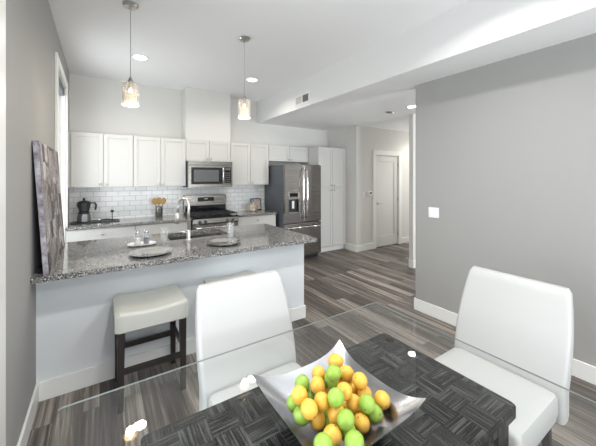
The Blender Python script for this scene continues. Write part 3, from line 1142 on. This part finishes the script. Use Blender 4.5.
M_silver = mat('satin_silver', (.60, .59, .575), .2, 1.0)
charger(.36, 2.79, 'round silver charger plate on the granite, the one left of the tap')
charger(1.01, 2.83, 'round silver charger plate on the granite, the one right of the tap')
o = MB().rings([rrect(.20, .13, .05, 0), rrect(.27, .19, .08, .010), rrect(.275, .195, .082, .014), rrect(.262, .182, .078, .0135), rrect(.19, .12, .05, .006)], True, True).build('oval_dish', M_por, None, True, (.335, 3.20, .9145), (0, 0, R(-6)))
o.scale = (.9, .95, 1)
tag(o, 'small white oval dish under the glass bottles, behind the left charger', 'dish')


def cruet(x, y, col, label, h):
    t = thing('glass_shaker', label, 'shaker', (x, y, .9215), group='glass shakers on the white dish')
    MB().lathe([(.026, 0), (.028, .004), (.028, h * .55), (.022, h * .70), (.016, h * .76)], n=20).build('bottle', M_glass, t, True)
    MB().lathe([(.023, .004), (.024, h * .45), (0, h * .45)], n=18).build('contents', mat(col[0], col[1], .8, bump=(300, .8)), t, True)
    MB().lathe([(.018, h * .75), (.020, h * .78), (.020, h * .92), (.012, h), (0, h)], n=18).build('cap', M_chrome, t, True)


cruet(.298, 3.20, ('salt_grains', (.78, .78, .78)), 'glass shaker of white salt, left one on the white dish', .135)
cruet(.375, 3.20, ('blue_grey_pepper', (.12, .14, .17)), 'glass shaker with darker contents, right one on the white dish', .135)


def tumbler(x, y, label):
    h = .155
    b = MB().lathe([(.026, 0), (.028, .004), (.039, h), (.0365, h), (.026, .016), (0, .014)], n=30)
    o = b.build('tumbler', M_glass, None, True, (x, y, .9145))
    tag(o, label, 'glass', 'clear tumblers on the peninsula')


tumbler(.52, 3.13, 'tall clear tumbler standing left of the tap, beside the white dish')
tumbler(1.165, 3.06, 'tall clear tumbler standing behind the right charger plate')

# canvas leaning against the left wall
t = thing('canvas_print', 'large grey-brown collage canvas leaning on the left wall above the granite', 'painting', (-.279, 3.085, .9155))
lean = math.atan2(.055, .885)
# local: x = thickness (front at +x), y = width, z = up
cv = MB().box(-.030, .0, -.525, .525, .0, .885, .002).build('stretched_side', M_wrap, t)
cv.rotation_euler = (0, -lean, 0)
cf = MB().box(0, .0025, -.525, .525, .0, .885).build('front_print', M_canvas, t)
cf.rotation_euler = (0, -lean, 0)


# ------------------------------------------------------------ stools
def stool(loc, label):
    t = thing('bar_stool', label, 'stool', loc, group='saddle seat counter stools')
    w_, d_ = .465, .42
    rr = []
    nx = 16
    # saddle cushion as lofted sections along x
    for i in range(nx + 1):
        s = -1 + 2 * i / nx
        x = s * w_ / 2
        top = .640 + .022 * abs(s) ** 2.2
        e = 1 - max(0, (abs(s) - .93) / .07)
        dd = d_ / 2 - (1 - math.sqrt(max(0, e * (2 - e)))) * .018
        top2 = top - (1 - math.sqrt(max(0, e * (2 - e)))) * .018
        ring = []
        r = .024
        for (sy, a0) in ((1, 0), (-1, 90)):
            for k in range(6):
                a = R(a0 + 90 * k / 5)
                ring.append(Vector((x, sy * (dd - r) + r * math.cos(a), top2 - r + r * math.sin(a))))
        ring += [Vector((x, -dd, .528)), Vector((x, -dd + .006, .522)), Vector((x, dd - .006, .522)), Vector((x, dd, .528))]
        rr.append(ring)
    MB().rings(rr).build('seat', M_stoolseat, t, True)
    for sx in (-1, 1):
        for sy in (-1, 1):
            b = MB()
            b.rings([rrect(.034, .034, .003, 0, 2, sx * .200, sy * .184), rrect(.046, .046, .003, .521, 2, sx * .196, sy * .180)])
            b.build('leg', M_wood_dark, t)
    for sy in (-1, 1):
        MB().box(-.182, .182, sy * .181 - .011, sy * .181 + .011, .235, .273, .002).build('stretcher', M_wood_dark, t)
    for sx in (-1, 1):
        MB().box(sx * .197 - .011, sx * .197 + .011, -.165, .165, .300, .336, .002).build('stretcher', M_wood_dark, t)
    return t


s1 = stool((.315, 2.495, 0), 'cream saddle counter stool with dark legs, left of the white chair')
dup(s1, (1.005, 2.490, 0), 0, 'cream saddle counter stool mostly hidden behind the white chair back', 'saddle seat counter stools')


# ------------------------------------------------------------ dining chairs
def dining_chair(loc, rz, label):
    t = thing('dining_chair', label, 'chair', loc, rz, 'white upholstered dining chairs')
    # seat cushion
    rr = []
    for (z, w_, d_, r) in ((.345, .480, .430, .02), (.352, .505, .452, .025), (.40, .520, .470, .03), (.462, .518, .468, .03), (.480, .506, .456, .035), (.489, .475, .43, .04), (.493, .40, .36, .05), (.494, .15, .15, .05)):
        rr.append(rrect(w_, d_, r, z, 6, 0, -.025))
    MB().rings(rr).build('seat', M_leather, t, True)
    # backrest: sections from bottom to top, front face at y
    rr = []
    zt = .960
    n = 26
    for i in range(n + 1):
        s = i / n
        z = .33 + (zt - .33) * s
        q = max(0, (z - .47) / (zt - .47))
        yf = .205 + .165 * q ** 1.15
        th = .095 - .035 * q
        w_ = .555 + .018 * math.sin(min(1, q) * PI) - .040 * q ** 2.0
        e = 0
        if s > .955:
            e = (s - .955) / .045
        if s < .03:
            e = (.03 - s) / .03 * .7
        sh = (1 - math.sqrt(max(0, 1 - e * e))) * .011
        c_ = .0
        ring = rrect(w_ - 2 * sh, th - 2 * sh, min(.024, th / 2 - sh - .002), z, 5, c_, yf + th / 2)
        # slight cupping of the front face
        rr.append(ring)
    MB().rings(rr).build('backrest', M_leather, t, True)
    for sx in (-1, 1):
        for (y, dy) in ((-.20, 0), (.235, .05)):
            MB().rings([rrect(.030, .030, .003, 0, 2, sx * .195, y + dy), rrect(.042, .042, .003, .345, 2, sx * .19, y)]).build('leg', M_wood_dark, t)
    return t


c1 = dining_chair((.702, 1.272, 0), 0, 'white upholstered dining chair at the far long side of the glass table')
dup(c1, (1.695, .775, 0), R(-90), 'white upholstered dining chair at the right end of the glass table, by the grey wall', 'white upholstered dining chairs')

# ------------------------------------------------------------ dining table
t = thing('dining_table', 'glass-topped dining table with a dark basket-weave wood base', 'table', (.68, .76, 0))
b = MB()
b.rings([rrect(1.612, 1.156, .015, z, 4, .005, 0) for z in (.7435, .75)])
g = b.build('glass_top', M_tglass, t, m2=M_tedge, m2test=lambda f: abs(f.normal.z) < .5)
b = MB()
for (z, dw) in ((.690, -.006), (.694, 0), (.7320, 0), (.7370, -.006)):
    pass
b.rings([rrect(1.150 + dw, .606 + dw, .020, z, 5, 0, 0) for (z, dw) in ((.696, -.008), (.700, 0), (.7370, 0), (.7415, -.008))])
bt = b.build('base_top', M_weave, t)
M_leg = weave_mat()
for sx in (-1, 1):
    for sy in (-1, 1):
        MB().rings([rrect(.085, .085, .004, z, 3, sx * .508, sy * .242) for z in (0, .696)]).build('leg', M_leg, t)
b = MB()
b.box(-.465, .465, -.270, -.245, .60, .696).box(-.465, .465, .245, .270, .60, .696)
b.box(-.535, -.51, -.20, .20, .60, .696).box(.51, .535, -.20, .20, .60, .696)
b.build('apron', M_wood_dark, t)

# bowl
def bh(sx, sy):
    m = (abs(sx) ** 4 + abs(sy) ** 4) ** .25
    q = max(0, (m - .33) / .67)
    return .0015 + .075 * q ** 1.25


BX, BY = .648, .757
HB = .202
n = 36
bm = MB()
grid = {}
for lay in (0, 1):
    for i in range(n + 1):
        for j in range(n + 1):
            sx, sy = -1 + 2 * i / n, -1 + 2 * j / n
            # edges pulled in between the pointed corners
            px = sx * (1 - .07 * (1 - sy * sy) * abs(sx) ** 3)
            py = sy * (1 - .07 * (1 - sx * sx) * abs(sy) ** 3)
            z = bh(sx, sy) + .012 * (abs(sx * sy)) ** 3
            grid[i, j, lay] = bm.bm.verts.new((px * HB, py * HB, z + (.004 if lay else 0) + .0))
for i in range(n):
    for j in range(n):
        bm.bm.faces.new((grid[i, j, 1], grid[i + 1, j, 1], grid[i + 1, j + 1, 1], grid[i, j + 1, 1]))
        bm.bm.faces.new((grid[i, j, 0], grid[i, j + 1, 0], grid[i + 1, j + 1, 0], grid[i + 1, j, 0]))
for i in range(n):
    for (a, c) in (((i, 0), (i + 1, 0)), ((i, n), (i + 1, n)), ((0, i), (0, i + 1)), ((n, i), (n, i + 1))):
        bm.bm.faces.new((grid[(*a, 0)], grid[(*c, 0)], grid[(*c, 1)], grid[(*a, 1)]))
o = bm.build('fruit_bowl', M_bowl, None, True, (BX, BY, .7505))
tag(o, 'square polished metal bowl with pointed corners, heaped with lemons and limes', 'bowl')

FRUIT = [('y',0.750,0.869,0.8576,0.0285), ('g',0.669,0.786,0.8879,0.0262), ('y',0.663,0.863,0.8428,0.0262), ('g',0.679,0.813,0.8439,0.0262), ('y',0.740,0.802,0.8528,0.0262), ('y',0.737,0.830,0.8027,0.0262), ('y',0.745,0.738,0.8608,0.0262), ('y',0.755,0.781,0.8074,0.0262), ('y',0.623,0.816,0.8455,0.0262), ('y',0.675,0.838,0.7982,0.0262), ('g',0.586,0.856,0.8441,0.0262), ('g',0.615,0.845,0.8021,0.0262), ('y',0.519,0.773,0.8804,0.0262), ('g',0.594,0.687,0.8951,0.0262), ('y',0.655,0.717,0.8723,0.0262), ('y',0.760,0.729,0.8113,0.0262), ('g',0.528,0.817,0.8235,0.0262), ('y',0.571,0.726,0.8681,0.0262), ('y',0.519,0.721,0.8709,0.0262), ('y',0.683,0.702,0.8306,0.0262), ('y',0.685,0.750,0.7897,0.0262), ('g',0.693,0.655,0.8551,0.0262), ('y',0.716,0.708,0.7903,0.0262), ('g',0.518,0.756,0.8300,0.0272), ('y',0.601,0.695,0.8390,0.0262), ('y',0.564,0.741,0.8063,0.0262), ('g',0.594,0.644,0.8576,0.0262), ('g',0.726,0.656,0.8101,0.0272), ('y',0.778,0.668,0.8243,0.0262), ('y',0.667,0.653,0.8081,0.0262), ('g',0.604,0.712,0.7897,0.0262), ('g',0.610,0.653,0.8084,0.0262), ('y',0.551,0.654,0.8207,0.0284), ('g',0.488,0.615,0.8594,0.0262), ('g',0.559,0.573,0.8612,0.0262), ('g',0.622,0.764,0.7905,0.0270), ('y',0.710,0.873,0.8190,0.0270), ('y',0.708,0.919,0.8484,0.0270)]
ROWV = (368, 378, 387, 396, 406, 417, 428, 500)
random.seed(8)


def fruit_mesh(name, long_, nub):
    prof = []
    nn = 16
    for k in range(nn + 1):
        a = PI * k / nn
        r, h = math.sin(a), -math.cos(a) * long_
        if k == nn - 1:
            r = .24
            h = long_ * .99 + nub * .3
        if k == nn:
            r = .06
            h = long_ + nub
        if k == 0:
            r = .05
        prof.append((r, h))
    return prof


def fruit_thing(kind, loc, r, label, group, proto):
    if proto is None:
        f = MB().lathe(fruit_mesh(kind, 1.10 if kind == 'lemon' else 1.06, .06 if kind == 'lemon' else .03), n=22).build(kind, M_lemon if kind == 'lemon' else M_lime, None, 'all')
        lng = 1.10 if kind == 'lemon' else 1.06
        MB().lathe([(.05, -lng - .012), (.10, -lng + .001), (.10, -lng + .02)], n=10).build('stem_scar', mat('dark_scar', (.05, .035, .012), .8), f, True)
    else:
        f = proto.copy()
        C.objects.link(f)
        for ch in proto.children:
            c = ch.copy()
            C.objects.link(c)
            c.parent = f
    f.location = loc
    s = r * .96
    f.scale = (s, s, s)
    f.rotation_euler = (random.uniform(0, PI * 2), random.uniform(-.9, .9), random.uniform(0, PI * 2))
    return tag(f, label, kind, group)


ORD = ['first', 'second', 'third', 'fourth', 'fifth', 'sixth', 'seventh', 'eighth', 'ninth']
F_ = Vector((math.sin(R(33.6)), math.cos(R(33.6))))
R_ = Vector((math.cos(R(33.6)), -math.sin(R(33.6))))
rows = {}
for i, (c, x, y, z, r) in enumerate(FRUIT[:35]):
    d = x * F_.x + y * F_.y
    u = 298 + 298.5 * (x * R_.x + y * R_.y) / d
    v = 177.2 + 298.5 * (1.56 - z) / d
    k = next(q for q, tv in enumerate(ROWV) if v < tv)
    rows.setdefault(k, []).append((u, i))
labels = {}
for k, L_ in rows.items():
    L_.sort()
    for j, (u, i) in enumerate(L_):
        kind = 'yellow lemon' if FRUIT[i][0] == 'y' else 'green lime'
        if k == 0:
            labels[i] = 'yellow lemon at the very back of the heap, nearest the far corner of the bowl'
        else:
            rn = 'frontmost' if k == 7 else ORD[k]
            labels[i] = '%s, %s from the left in the %s row%s' % (kind, ORD[j], rn, ' of the heap' if k == 7 else ' from the far corner')
protos = {}
for i, (c, x, y, z, r) in enumerate(FRUIT[:36]):
    kind = 'lemon' if c == 'y' else 'lime'
    if i < 35:
        lb = labels[i]
        gp = ('lemons' if kind == 'lemon' else 'limes') + ' heaped in the metal bowl'
    else:
        lb = {35: 'green lime buried under the middle of the heap', 36: 'yellow lemon buried deep in the heap behind the middle', 37: 'yellow lemon buried low at the back of the heap'}[i]
        gp = ('lemons' if kind == 'lemon' else 'limes') + ' heaped in the metal bowl'
    f = fruit_thing(kind, (x, y, z), r, lb, gp, protos.get(kind))
    protos.setdefault(kind, f)
